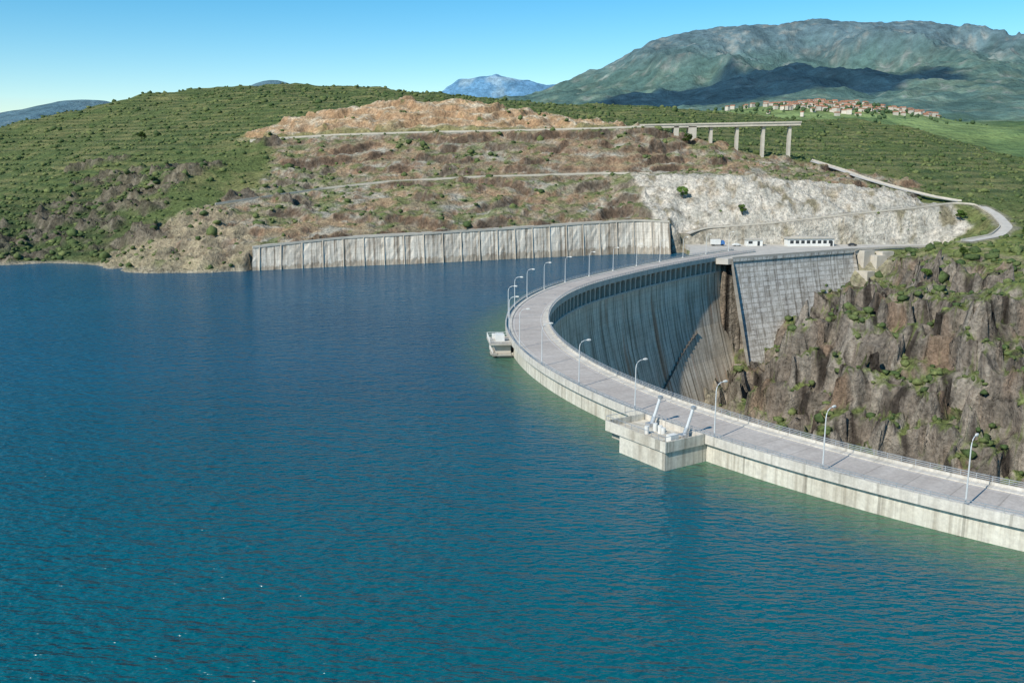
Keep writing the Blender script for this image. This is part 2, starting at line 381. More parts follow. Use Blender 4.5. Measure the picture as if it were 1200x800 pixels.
ctrl+=[(-297,500,13),(-271,500,15.3),(-333,620,32),(-427,800,50),(-225,520,25.5),(-299,700,54.7),(-375,880,79),(-158,450,18.5),(-181,520,37),(-219,650,57),(-187,604,53),(-240,610,50),
 (-500,500,20),(-560,700,40),(-640,900,46),(-700,600,30),(-135,425,13),(-150,405,6),(-125,410,10),(-170,425,7),
 (140.5,600,52),(156.8,600,47),(173.4,600,45.5),(188,600,43.3),(199,540,32.8),(185,560,37),(111.9,600,59),(100,600,62),(130,560,42),(100,560,40),
 (225,520,26),(240,510,25),(254,480,16),(284,450,12.6),(300,520,22),(330,600,30),(400,600,20),(500,700,20),(265,430,11),(320,380,8),
 (182,404,5.5),(197,362,4.5),(217,340,6),(171,378,1),(165,303,7),(151,331,0),(168,398,-4),(172,415,-1),(186,430,3),(200,300,9),(240,280,8),(300,250,8),(400,200,8),
 (158,287,-9),(104,275,-46),(137.5,242,-42),(112,308,-22),(118,330,-11),(130,290,-20),(175,255,-10),(190,215,-30),(240,170,-30),(320,120,-20),
 (60,250,-75),(40,260,-80),(25,240,-90),(100,210,-90),(60,180,-95),(150,150,-95),(110,120,-95),(200,90,-90),(60,130,-95),(90,90,-95),(140,60,-95),
 (84,425,-8),(70,430,-12),(100,455,4),(150,455,4.2),(195,452,4.4),(212,452,5),(130,440,3),(112,440,2),
 (92,404,-50),(76,392,-55),(60,360,-62),(66,340,-64),(40,330,-70),(28,300,-70),(60,300,-75),
 (50,400,-30),(30,370,-45),(0,320,-55),(-15,245,-70),(-5,200,-70),(10,170,-70),(40,120,-70),(80,80,-70),(-300,200,-70),(-100,300,-50),(-300,330,-30),(-600,200,-60),(-700,60,-60),(0,60,-70),(-50,390,-35),(10,410,-30),
 (800,60,20),(700,300,15),(800,700,25),(620,1100,40),(700,1400,25),
 (506,2200,126),(620,2200,128),(760,2200,128),(935,2200,120),(574,2500,165),(680,2500,178),(794,2500,182),(940,2500,174),(1060,2500,156),(800,2900,170),(1153,2600,112),(1383,2600,110),(964,1800,34),(300,1900,50),(600,1800,60),(1500,1800,60),(2500,2400,140),
 (-300,2500,60),(-1500,1500,0),(-1500,3000,60),(-800,900,40),(-1100,400,40),
 (-300,4000,180),(70,4000,220),(618,3500,190),(1500,3500,170),(3000,3500,200),(5500,3500,250),(500,5000,290),(1500,5000,360),(2500,5000,390),(3500,5000,380),
 (1000,6500,480),(1900,6500,640),(2900,6500,700),(4200,6500,650),
 (-2800,4500,60),(-1500,4500,60),(-3400,6000,270),(-3180,6000,305),(-2915,6000,350),(-2700,6000,395),(-2450,6000,375),(-2300,6000,280),(-1900,6000,260),(-1700,6000,440),(-1510,6000,520),(-1380,6000,500),(-1100,6000,330),(-700,6000,250),(-2800,7500,100),(-1500,7500,100),(-4500,6000,200),
 (-282,8000,460),(140,8000,538),(420,8000,650),(700,8000,756),(1116,8000,944),(1460,8000,1030),(1808,8000,1065),(2360,8000,1135),(2580,8000,1115),(2779,8000,1100),(3050,8000,1108),(3334,8000,1105),(3828,8000,1034),(4525,8000,1015),(6000,8000,900),
 (-1000,8000,200),(-300,10500,250),(1800,10500,700),(4500,10500,700),(6500,10500,500),(-4600,10500,100),(-4600,3000,60),(6500,2500,200),(6500,3500,200),(2500,1200,60),(6500,1200,60)]
seen={};pts3=[]
for p in ctrl:
    k=(round(p[0]/1.2),round(p[1]/1.2))
    if k in seen:continue
    seen[k]=1;pts3.append(p)
r=delaunay_2d_cdt([Vector((p[0],p[1])) for p in pts3],[],[],0,1e-4)
TV=[(v.x,v.y,pts3[r[3][i][0]][2]) for i,v in enumerate(r[0])];TT=[f for f in r[2]]
def raster(xs,ys):
    Z=np.full((len(ys),len(xs)),np.nan)
    for f in TT:
        (ax,ay,az),(bx,by,bz),(cx,cy,cz)=[TV[i] for i in f[:3]]
        x0=np.searchsorted(xs,min(ax,bx,cx)-.001);x1=np.searchsorted(xs,max(ax,bx,cx)+.001)
        y0=np.searchsorted(ys,min(ay,by,cy)-.001);y1=np.searchsorted(ys,max(ay,by,cy)+.001)
        if x1<=x0 or y1<=y0:continue
        X,Y=np.meshgrid(xs[x0:x1],ys[y0:y1]);D=(by-cy)*(ax-cx)+(cx-bx)*(ay-cy)
        if abs(D)<1e-9:continue
        l1=((by-cy)*(X-cx)+(cx-bx)*(Y-cy))/D;l2=((cy-ay)*(X-cx)+(ax-cx)*(Y-cy))/D;l3=1-l1-l2
        m=(l1>=-1e-6)&(l2>=-1e-6)&(l3>=-1e-6);z=l1*az+l2*bz+l3*cz
        S=Z[y0:y1,x0:x1];S[m]=z[m]
    return np.where(np.isnan(Z),0,Z)
def blur(Z,n=1):
    for _ in range(n):
        A=np.pad(Z,1,mode='edge');Z=(A[:-2,1:-1]+A[2:,1:-1]+A[1:-1,:-2]+A[1:-1,2:]+2*A[1:-1,1:-1])/6
    return Z
def axis(segs):
    a=[segs[0][0]]
    for lo,hi,st in segs:
        n=max(1,int(round((hi-lo)/st)));a+=list(np.linspace(lo,hi,n+1)[1:])
    return np.array(a)
xs=axis([(-680,-300,5),(-300,70,1.3),(70,230,.9),(230,330,1.6),(330,760,5)])
ys=axis([(85,235,6),(235,390,.9),(390,700,1.3),(700,1180,3.2),(1180,1500,12)])
Z=raster(xs,ys);X,Y=np.meshgrid(xs,ys)
Z=blur(Z,3);bigm=sstep(700,760,Y)
Z=Z*(1-bigm)+blur(Z,14)*bigm
def pdist(X,Y,L):
    D=np.full(X.shape,1e9);ZL=np.zeros(X.shape)
    for a,b in zip(L[:-1],L[1:]):
        dx,dy=b[0]-a[0],b[1]-a[1];t=np.clip(((X-a[0])*dx+(Y-a[1])*dy)/(dx*dx+dy*dy),0,1)
        d=np.hypot(X-a[0]-t*dx,Y-a[1]-t*dy);m=d<D;D=np.where(m,d,D)
        if len(a)>2:ZL=np.where(m,a[2]+(b[2]-a[2])*t,ZL)
    return D,ZL
wx=fbm(X/14,Y/14,3,5)*7;wy=fbm(X/14,Y/14,3,9)*5
Xw,Yw=X+wx,Y+wy
pal_poly=[(66,526),(91,513),(118,508),(150,508),(181,508),(207,503),(222,497),(230,468),(205,462),(80,462),(70,480)]
or_poly=[(-176,606),(-174,642),(-152,664),(-119,676),(-78,686),(-36,686),(12,676),(58,654),(82,642),(87,606)]
br_poly=[(-112,392),(-39,420),(0,436),(85,462),(72,522),(120,508),(181,508),(215,500),(240,560),(185,596),(120,602),(-150,604),(-135,520),(-150,470),(-165,430),(-150,400)]
pr_poly=[(-190,402),(-158,380),(-109,385),(-110,412),(-145,470),(-168,450)]
oc_poly=[(-252,500),(-262,450),(-245,415),(-225,418),(-212,440),(-195,440),(-178,470),(-172,520),(-190,560),(-222,568),(-240,540)]
pz_poly=[(84,424),(92,406),(165,446),(215,446),(217,470),(84,470)]
pal=inpoly(X+wx*.3,Y+wy*.3,pal_poly)&(Z>4.9);orr=inpoly(Xw,Y+wy*.5,or_poly);brn=inpoly(Xw,Yw,br_poly)
pro=inpoly(Xw,Yw,pr_poly);pzm=inpoly(X,Y,pz_poly)
f=lambda m:blur(m.astype(float),2)
palf,orf,brf,prf=f(pal),f(orr),f(brn),f(pro)
n_s=fbm(X/7,Y/7,4,1);n_m=fbm(X/28,Y/28,4,2);n_l=fbm(X/140,Y/140,4,3)
outf=f(inpoly(X+wx*2.5,Y+wy*2.5,oc_poly)&(fbm(X/16,Y/16,3,44)>-.05))
outf=np.maximum(outf,f((pnoise(X/38,Y/26,44)>.42)&(X<-100)&(Y<600)&(Y>430)))
clf=sstep(70,88,X)*(1-sstep(385,430,Y+wy-.25*(X-90)))*(1-sstep(-1,7,Z+wy*.8))
Z=Z+n_l*7*sstep(620,850,Y)+n_m*(1.2+2.2*sstep(600,800,Y))+n_s*.5
def terrace(Z,h,wob,sharp=.3):
    t=Z/h+wob;fl=np.floor(t);fr_=t-fl;return (fl+sstep(.5-sharp/2,.5+sharp/2,fr_)-wob)*h
Zt=terrace(Z,7.0,fbm(X/45,Y/40,3,33)*1.2,.26)
kt=np.clip(brf*.85*sstep(-.15,.15,fbm(X/26,Y/26,3,34))+orf*.75+outf*.8,0,1);Z=Z*(1-kt)+Zt*kt
Z+=brf*(ridged(X/17,Y/11,4,21)-.5)*3.0+orf*(ridged(X/12,Y/9,4,22)-.4)*3.0+prf*(ridged(X/9,Y/9,3,23)-.5)*3.5
Z+=palf*(ridged(X/11,Y/5,4,24)-.45)*3.0
U1,U2=(X+Y*.35),(Y-X*.3);wv=fbm(X/16,Y/16,3,27)*9
crag=ridged((U1+wv)/36,(U2+wv)/44,4,25);Z+=clf*((crag-.6)*22)
Zc=terrace(Z,11.0,fbm(X/22,Y/22,4,35)*1.1,.2);Z=Z*(1-.72*clf)+Zc*.72*clf
Zc=terrace(Z,4.0,fbm(X/12,Y/12,3,36)*1.2,.26);Z=Z*(1-.45*clf)+Zc*.45*clf
Z+=clf*((ridged((X+wv*.4)/8,(Y+wv*.3)/8,4,26)-.5)*3.0+fbm(X/2.5,Y/2.5,2,28)*.8)
Z+=outf*(ridged(X/8,Y/8,3,45)-.3)*6
for L,w in ((path,3.0),(mroad,6.0),(ramp_rd,4.0)):
    D,ZL=pdist(X,Y,L);k=1-sstep(w,w+6,D);Z=Z*(1-k)+(ZL)*k
k=blur(pzm.astype(float),1);Z=Z*(1-k)+3.4*k
m=(Y<np.interp(X,[p[0] for p in walltop],[p[1] for p in walltop])+.5)&(X>-111)&(X<86)&(Y>385)
Z=np.where(m,np.minimum(Z,-3),Z)
DD,_=pdist(X,Y,[tuple(p) for p in PATH[::4]]);inside=(X>np.interp(Y,PATH[:,1],PATH[:,0]))&(Y<438)
Z=np.where((DD<12.5)&(Y<436),np.minimum(Z,-8.0),Z)
Z=np.where((~inside)&(Y<430)&(Y>80)&(X>-60)&(X<100),np.minimum(Z,-6),Z)
gy,gx=np.gradient(Z);gx/=np.gradient(xs)[None,:];gy/=np.gradient(ys)[:,None];slope=np.hypot(gx,gy)
def C(r,g,b):return np.array([r,g,b])[None,None,:]
def mx(A,B,k):return A*(1-k[...,None])+B*k[...,None]
O1=0*X[...,None]
a1=fbm(X/45,Y/45,4,61);a2=fbm(X/9,Y/9,4,62);a3=fbm(X/3,Y/3,3,63)
grass=mx(C(.125,.16,.058)+O1,C(.215,.215,.092),sstep(-.25,.35,a1+a2*.6))
row=np.abs(((Z+n_m*1.0)/3.4+a2*.18)%1-.5)*2
hills=sstep(600,660,Y)*(1-orf)
lefth=1-sstep(-215,-150,X)
rowm=np.clip(hills+lefth+sstep(225,260,X)*sstep(500,560,Y),0,1)
grass=mx(grass,C(.06,.1,.042),rowm*sstep(.45,.75,row)*.7)
grass=mx(grass,C(.04,.07,.03),lefth*(1-sstep(440,570,Y+X*.1))*sstep(-.35,.05,a1+a2*.5)*.8)
col=grass
sv=Z+n_m*4
bro=mx(C(.29,.24,.16)+O1,C(.36,.26,.165),sstep(-.05,.25,fbm(X/50,sv/6,3,64)))
bro=mx(bro,C(.42,.39,.325),sstep(.02,.24,fbm(X/35,sv/4,3,65)))
bro=mx(bro,C(.16,.19,.075),sstep(-.16,.08,a2+a1*.9-slope*.2)*.85)
bro=mx(bro,mx(C(.26,.165,.11)+O1,C(.36,.31,.25),sstep(-.1,.3,a3+a1)),sstep(.5,.95,slope)*.85)
bro=mx(bro,C(.09,.065,.05),sstep(.95,1.5,slope+a3*.5)*.75)
col=mx(col,bro,brf)
oc=mx(C(.52,.36,.22)+O1,C(.62,.53,.4),sstep(-.1,.3,a2+fbm(X/12,Y/4,3,66)*.6));oc=mx(oc,C(.36,.22,.13),sstep(.6,1.1,slope)*.75)
oc=mx(oc,C(.18,.2,.085),(1-sstep(609,626,Y+a2*14))*.75)
col=mx(col,oc,orf*sstep(-.6,-.3,a2))
col=mx(col,C(.38,.32,.22),prf*sstep(-.35,-.05,a2)*.9);col=mx(col,C(.2,.17,.13),prf*sstep(.9,1.4,slope)*.7)
pc=mx(C(.55,.51,.45)+O1,C(.42,.36,.285),sstep(.0,.4,a2+a3*.5));pc=mx(pc,C(.26,.23,.16),sstep(.25,.45,a1*.6+a2))
col=mx(col,pc,palf)
cl=mx(C(.2,.172,.145)+O1,C(.31,.275,.235),sstep(-.1,.35,a2+a3*.4));cl=mx(cl,C(.23,.165,.12),sstep(.15,.45,fbm(X/14,Y/14,3,68)))
cl=mx(cl,C(.05,.042,.036),sstep(.06,.3,fbm(X/4,Y/8,4,67)))
cl=mx(cl,C(.14,.17,.06),(1-sstep(.8,1.4,slope))*sstep(-.25,.0,a2+a1*.3+.0))
nearr=sstep(75,95,X)*(1-sstep(425,450,Y))
cg=mx(C(.19,.225,.07)+O1,C(.3,.27,.155),sstep(0,.3,a2+a1*.4));cg=mx(cg,cl,sstep(.4,.75,slope+a2*.3))
col=mx(col,cg,nearr);col=mx(col,cl,np.clip(clf*1.3,0,1))
col=mx(col,mx(C(.12,.1,.08)+O1,C(.24,.205,.165),sstep(-.1,.3,a3+a2)),outf*.85)
col=mx(col,C(.36,.32,.25),(1-sstep(.2,1.3,Z+a2))*(Y<470)*(1-nearr))
for L,w in ((path,2.5),(ramp_rd,3.5),(mroad,5)):
    D,_=pdist(X,Y,L);col=mx(col,C(.36,.32,.26),(1-sstep(w,w+2.5,D+a2*3))*.7)
nx_,ny_=len(xs),len(ys)
idx=np.arange(nx_*ny_).reshape(ny_,nx_)
keep=~((Z[:-1,:-1]<-9)&(~inside[:-1,:-1]))
Fq=np.stack([idx[:-1,:-1],idx[:-1,1:],idx[1:,1:],idx[1:,:-1]],-1)[keep]
Vt=np.stack([X,Y,Z],-1).reshape(-1,3)
hx=fbm(X/6,Z/8,3,71)*clf*2.4;hy=fbm(X/6+9,Z/7,3,72)*clf*2.4
Vt[:,0]+=hx.ravel();Vt[:,1]+=hy.ravel()
mesh_np('ground_terrain',Vt,Fq,M_ter,None,col.reshape(-1,3),smooth=True)

# ------------------------------------------------------------------ shrubs (one mass)
def ico():
    bm=bmesh.new();bmesh.ops.create_icosphere(bm,subdivisions=1,radius=1)
    v=np.array([q.co[:] for q in bm.verts]);fa=np.array([[w.index for w in q.verts] for q in bm.faces]);bm.free();return v,fa
IV,IF=ico()
road_d=np.minimum.reduce([pdist(X,Y,L)[0] for L in (path,mroad,ramp_rd)])
den=np.zeros(X.shape)
den+=.026*rowm*(.2+1.3*sstep(.4,.7,row))*sstep(-.35,.0,a1+.2)
den+=.075*lefth*(1-sstep(470,600,Y))
den+=.036*brf*sstep(-.1,.25,a2+a1*.6)*(1-.7*sstep(.7,1.2,slope))+.016*prf
den+=.035*nearr*(1-clf)+.13*clf*sstep(-.15,.15,a2)*(1-sstep(1.0,2.0,slope))
den+=.02*(1-brf)*(1-rowm)*(Y>420)
den*=(1-palf*.96);den*=(1-orf*.85);den*=(1-outf*.6)
den*=(Z>.9)|(clf>.3)|(nearr>.5);den*=(road_d>4.5)&(~pzm)
den*=(Y<1165)&(np.abs(X)<Y*.62+20)&(Y>235);den*=((DD>26)|(Y>438))
den*=(1-.55*sstep(650,1000,Y))
area=np.gradient(xs)[None,:]*np.gradient(ys)[:,None]
w=(den*area).ravel();NT=min(43000,int(w.sum()))
pick=rng.choice(w.size,NT,p=w/w.sum())
jx=rng.uniform(-.7,.7,NT);jy=rng.uniform(-.7,.7,NT)
px=Vt[pick,0]+jx;py=Vt[pick,1]+jy;pz=Vt[pick,2]
gxf,gyf=np.clip(gx.ravel()[pick],-1.2,1.2),np.clip(gy.ravel()[pick],-1.2,1.2);pz=pz+gxf*jx+gyf*jy
sz=rng.lognormal(-.2,.42,NT)*(1+.4*sstep(650,1000,py));sz=np.clip(sz,.35,2.8)
VV=IV[None]*(1+rng.uniform(-.35,.42,(NT,12,1)))
VV=VV*np.stack([sz*rng.uniform(.9,1.35,NT),sz*rng.uniform(.9,1.35,NT),sz*rng.uniform(.6,1.0,NT)],-1)[:,None,:]
VV[:,:,0]+=px[:,None];VV[:,:,1]+=py[:,None];VV[:,:,2]+=(pz+sz*.25)[:,None]
FF=IF[None]+(np.arange(NT)*12)[:,None,None]
c0=np.array([.05,.082,.032]);c1=np.array([.14,.165,.068]);t=rng.uniform(0,1,(NT,1,1))**1.3
cc=(c0*(1-t)+c1*t)*(1+rng.uniform(-.15,.2,(NT,12,1)))
mesh_np('shrub_foliage',VV.reshape(-1,3),FF.reshape(-1,3),M_leaf,None,cc.reshape(-1,3))

# ------------------------------------------------------------------ distant land
xb=axis([(-4600,0,45),(0,4600,22),(4600,6400,60)]);yb=axis([(1300,3200,25),(3200,8300,34),(8300,10400,120)])
ZB=blur(raster(xb,yb),5);XB,YB=np.meshgrid(xb,yb)
mk=sstep(2700,5200,YB);hi=sstep(250,900,ZB);mr=sstep(-900,0,XB)
wxb=fbm(XB/900,YB/900,3,81)*350
rg=ridged((XB+wxb)/1400,(YB+wxb*.5)/2300,6,82)
ZB=ZB+mr*mk*(rg-.6)*(90+260*hi)*(1-.85*sstep(7300,7900,YB)*(1-sstep(8100,8500,YB)))+fbm(XB/130,YB/130,4,83)*(8+24*mk)*(.3+.7*mr)
ZB-=10*(1-sstep(1300,1500,YB))
b1=fbm(XB/260,YB/260,5,84);b2=fbm(XB/70,YB/70,4,85);b3=fbm(XB/900,YB/900,3,86)
OB=0*XB[...,None]
cb=mx(C(.085,.14,.06)+OB,C(.16,.22,.085),sstep(-.2,.3,b1+b2*.5))
vil=np.exp(-((XB-800)/330)**2-((YB-2400)/330)**2);cb=mx(cb,C(.2,.27,.11),np.clip(vil*1.3,0,1)*sstep(-.35,0,b1+.1))
mt=mx(C(.08,.145,.135)+OB,C(.125,.185,.15),sstep(-.15,.3,b1+b2*.4));mt=mx(mt,C(.11,.17,.215),sstep(550,1000,ZB+b1*200)*.75)  # aerial haze put into the mountain's base colour as bluish tones
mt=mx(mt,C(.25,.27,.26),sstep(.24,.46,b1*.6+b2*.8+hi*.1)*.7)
cb=mx(cb,mt,sstep(2900,3800,YB+b1*500));cb=mx(cb,C(.1,.18,.25),(1-mr)*mk*.7)  # far left hills also get haze as blue in their colour
cloud_shadow_poly=[(150,4700),(900,4900),(1700,4850),(2500,5300),(2800,6100),(2050,6200),(1500,6700),(900,6300),(300,5700)]  # outline of a cloud shadow, put into the mountain's colour as a dark zone
cloud_shadow=blur(inpoly(XB+b3*600+b1*150,YB+b3*500,cloud_shadow_poly).astype(float),3);cb=mx(cb,C(.018,.05,.08),cloud_shadow*.95)
ib=np.arange(XB.size).reshape(XB.shape);FB=np.stack([ib[:-1,:-1],ib[:-1,1:],ib[1:,1:],ib[1:,:-1]],-1).reshape(-1,4)
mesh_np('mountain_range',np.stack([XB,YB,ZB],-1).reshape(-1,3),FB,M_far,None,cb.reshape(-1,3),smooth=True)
xc=np.linspace(-4200,3500,160);yc=np.linspace(17500,22500,70);XC,YC=np.meshgrid(xc,yc)
rz=np.interp(XC,[-4200,-2300,-1761,-1408,-1050,-700,-350,0,440,878,1580,3500],[300,900,1180,1360,1540,1615,1650,1668,1600,1530,1580,900])
ZC=rz*np.exp(-((YC-20000)/1500)**2)+ridged(XC/1400,YC/1900,5,91)*160-90
cM=mx(C(.12,.26,.42)+0*XC[...,None],C(.26,.39,.5),sstep(.1,.4,fbm(XC/500,YC/500,4,92)+sstep(1200,1700,ZC)*.2))  # blue of distance haze put straight into the ridge colours
ic=np.arange(XC.size).reshape(XC.shape);FC=np.stack([ic[:-1,:-1],ic[:-1,1:],ic[1:,1:],ic[1:,:-1]],-1).reshape(-1,4)
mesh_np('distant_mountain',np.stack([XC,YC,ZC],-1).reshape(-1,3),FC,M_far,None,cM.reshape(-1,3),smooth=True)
g=45000;V=[(-g,1100,-130),(g,1100,-130),(g,g,-130),(-g,g,-130)]
mesh_np('ground_plain',V,[[0,1,2,3]],M_far,None,np.full((4,3),.12)*np.array([.8,1.2,1.1]))

# ------------------------------------------------------------------ water
wp=[]
for s_ in np.linspace(0,STOT-6,220):
    x,y,_,_=at(s_,1.2);wp.append((x,y,0))
wp+=[(92,446,0),(90,475,0),(-700,475,0),(-700,-120,0),(150,-120,0)]
mesh_py('reservoir_water',wp,[list(range(len(wp)))],M_water)

# ------------------------------------------------------------------ retaining wall
wall=empty('retaining_wall')
bw=resample(np.array(shore[12:-1],float),1.5)[0];tw_=np.array(walltop)
dist=np.r_[0,np.cumsum(np.hypot(*np.diff(tw_[:-1,:2],axis=0).T))]
n=len(bw);t=np.linspace(0,dist[-1],n);TX=np.interp(t,dist,tw_[:-1,0]);TY=np.interp(t,dist,tw_[:-1,1]);TZ=np.interp(t,dist,tw_[:-1,2])
V=[];UV=[];F=[];rows=9
for i in range(n):
    for j in range(rows):
        q=j/(rows-1);bx,by=bw[i];jit=rng.uniform(-.28,.28) if 0<j<rows-1 else 0
        V.append((bx*(1-q)+TX[i]*q+jit*.5,by*(1-q)+TY[i]*q+jit,-3+(TZ[i]+3)*q));UV.append((t[i],q*18))
for i in range(n-1):
    for j in range(rows-1):a=i*rows+j;F.append([a,a+rows,a+rows+1,a+1])
mesh_py('wall_face',V,F,M_wall,wall,uv=UV)
mb=MB()
for i in range(2,n-2,6):
    bx,by=bw[i];P=[]
    for (x,y,z,d) in ((bx,by,-3,.6),(TX[i],TY[i],TZ[i]+.2,.4)):
        P+=[(x-.2,y-d,z),(x+.2,y-d,z),(x+.2,y+.3,z),(x-.2,y+.3,z)]
    mb.quadbox(P)
mb.obj('wall_ribs',M_dirt,wall)
def ribbon(name,L,w,zo,mat,parent=None,h=None,off=0.0,step=3):
    P=np.array(L,float);d=np.r_[0,np.cumsum(np.hypot(*np.diff(P[:,:2],axis=0).T))];n=int(d[-1]/step)+1;s=np.linspace(0,d[-1],n)
    A=np.stack([np.interp(s,d,P[:,k]) for k in range(3)],-1)
    for _ in range(2):A[1:-1]=(A[:-2]+2*A[1:-1]+A[2:])/4
    T=np.gradient(A[:,:2],axis=0);T/=np.linalg.norm(T,axis=1)[:,None];NN=np.c_[-T[:,1],T[:,0]]
    V=[];F=[]
    for a,nn in zip(A,NN):
        c=a[:2]+nn*off
        if h is None:
            V+=[(c[0]+nn[0]*w/2,c[1]+nn[1]*w/2,a[2]+zo),(c[0]-nn[0]*w/2,c[1]-nn[1]*w/2,a[2]+zo)]
        else:
            for sg,z in ((1,zo),(1,zo+h),(-1,zo+h),(-1,zo)):V.append((c[0]+sg*nn[0]*w/2,c[1]+sg*nn[1]*w/2,a[2]+z))
    if h is None:
        for i in range(n-1):F.append([2*i,2*i+1,2*i+3,2*i+2])
    else:
        for i in range(n-1):
            for j in range(4):a=4*i+j;b=4*i+(j+1)%4;F.append([a,b,b+4,a+4])
        F.append([0,1,2,3]);F.append([4*(n-1)+j for j in (3,2,1,0)])
    return mesh_py(name,V,F,mat,parent)
ribbon('coping',[(x,y,z) for x,y,z in walltop[:-1]],1.0,-.3,M_via,wall,h=.9)
ribbon('service_road',[(x,y+5,z) for x,y,z in walltop[:-1]],5,.35,M_dirt)
ribbon('hillside_track',path,3.2,.12,M_dirt)
ribbon('hillside_track_wall',path,.4,.0,M_via,None,h=1.0,off=-1.9)
ribbon('ramp_road',ramp_rd,5.0,.15,M_pave)
ribbon('ramp_road_barrier',ramp_rd,.3,.1,M_via,None,h=.8,off=-2.8)
ribbon('highland_road',mroad,7,.15,M_asph)
ribbon('highland_road_barrier',mroad,.4,.0,M_via,None,h=1.1,off=-4.2)
ur=[(188,606,44),(196,570,38.5),(201,545,34),(212,520,29),(225,503,25),(232,492,23.6)]
ribbon('upper_road',ur,4.5,.5,M_pave)
ribbon('upper_road_barrier',ur,.3,.4,M_via,None,h=.8,off=2.4)

# ------------------------------------------------------------------ plaza and thrust block
pl=[(80,423),(88.5,405),(93,403),(160,442),(193,453),(216,455),(214,469.5),(86,470),(86,452)]
V=[(x,y,3.97) for x,y in pl]+[(x,y,1.5) for x,y in pl];k=len(pl);F=[list(range(k))]+[[i,(i+1)%k,k+(i+1)%k,k+i] for i in range(k)]
mesh_py('plaza_pavement',V,F,M_pave)
blk=empty('thrust_block')
A0=Vector((94.5,402.0,0));B0=Vector((161,441.5,0));d=(B0-A0).normalized();nf=Vector((d.y,-d.x,0))
V=[];UV=[];F=[];L=(B0-A0).length;ns=14;prof=[(0,4),(0,2.8),(-.5,2.8),(-.4,0),(1.5,-8),(6,-24),(14,-48),(20,-64)]
for i in range(ns+1):
    for j,(o,z) in enumerate(prof):
        p=A0+d*(L*i/ns)+nf*(o+.3);V.append((p.x,p.y,z));UV.append((L*i/ns,-z))
k=len(prof)
for i in range(ns):
    for j in range(k-1):a=i*k+j;F.append([a,a+1,a+k+1,a+k])
F.append([i for i in range(k)]);F.append([ns*k+i for i in range(k)][::-1])
mesh_py('block_face',V,F,M_block,blk,uv=UV)
mb=MB();mb.box((166,446,-4),(7,10,15.4),.5);mb.box((172,443,-3),(6,8,9),.4);mb.box((176,447,-1),(7,9,8),.4);mb.box((166,438,-9),(5,6,7),.5)
mb.obj('concrete_buttress',M_via,blk)
edge=[(A0.x,A0.y,3.97),(B0.x,B0.y,3.97),(193,453,3.97),(215,455,3.97)]
ribbon('plaza_parapet',edge,.35,0,M_crest,blk,h=.9)

def shelter():
    e=empty('gatehouse_building',(146,462,3.97))
    mb=MB();mb.box((0,0,1.9),(23,5.5,3.8),0,0);mb.obj('walls',M_white,e)
    mb=MB();mb.box((0,0,4.0),(24.5,7.0,.35),0,0);mb.box((-4,0,4.43),(9,5,.5));mb.obj('roof',M_via,e)
    mb=MB()
    for i in range(8):mb.box((-9.6+i*2.75,-2.77,2.1),(1.7,.1,1.5))
    mb.box((10.2,-2.77,1.25),(1.2,.12,2.4));mb.obj('windows',M_dark,e)
    e.rotation_euler=(0,0,.06)
shelter()
e=empty('control_hut',(119,463,3.97));mb=MB();mb.box((0,0,1.5),(8,4,3));mb.obj('walls',M_white,e)
mb=MB();mb.box((0,0,3.15),(9,5,.3));mb.obj('roof',M_via,e);mb=MB();mb.box((-2,-2.03,1.7),(2,.08,1.2));mb.box((2,-2.03,1.2),(1.2,.08,2.2));mb.obj('windows',M_dark,e)
def truck(loc,ang,name='box_truck'):
    e=empty(name,loc);e.rotation_euler=(0,0,ang)
    mb=MB();mb.box((-1,0,1.95),(4.6,2.3,2.4));mb.obj('cargo_box',M_white,e)
    mb=MB();mb.box((2.5,0,1.35),(1.9,2.2,1.5),0,0,.92);mb.box((2.4,0,2.3),(1.4,2.0,.7),0,0,.85);mb.obj('cab',M_blue,e)
    mb=MB();mb.box((3.13,0,2.25),(.12,1.6,.5));mb.obj('windscreen',M_dark,e)
    mb=MB();mb.box((0,0,.65),(6.4,1.0,.25));mb.obj('chassis',M_dark,e)
    mb=MB()
    for x in (-2.2,2.4):
        for y in (-1,1):mb.tube([(x,y-.14,.48),(x,y+.14,.48)],.48,14)
    mb.obj('wheels',M_tyre,e)
truck((101,462,3.97),.1)
def car(loc,ang,mat):
    e=empty('parked_car',loc);e.rotation_euler=(0,0,ang);mb=MB()
    pr=[(-2.1,.4),(-2.15,.85),(-1.9,1.0),(-1.5,1.05),(-1.0,1.42),(.5,1.42),(1.1,1.0),(1.9,.88),(2.1,.7),(2.1,.4)];V=[];F=[]
    for y,sc in ((-.83,1),(.83,1)):
        for x,z in pr:V.append((x,y*(.84 if z>1.1 else 1),z))
    k=len(pr);F=[list(range(k)),[k+i for i in range(k)][::-1]]+[[i,i+k,(i+1)%k+k,(i+1)%k] for i in range(k)]
    mesh_py('body',V,F,mat,e);mb=MB();mb.box((-.2,0,1.2),(1.7,1.5,.3),0,0,.9);mb.obj('glass',M_dark,e);mb=MB()
    for x in (-1.35,1.35):
        for y in (-.75,.75):mb.tube([(x,y-.1,.32),(x,y+.1,.32)],.32,12)
    mb.obj('wheels',M_tyre,e)
car((110,460,3.97),.3,M_white);car((167,461,3.97),.0,M_dark)

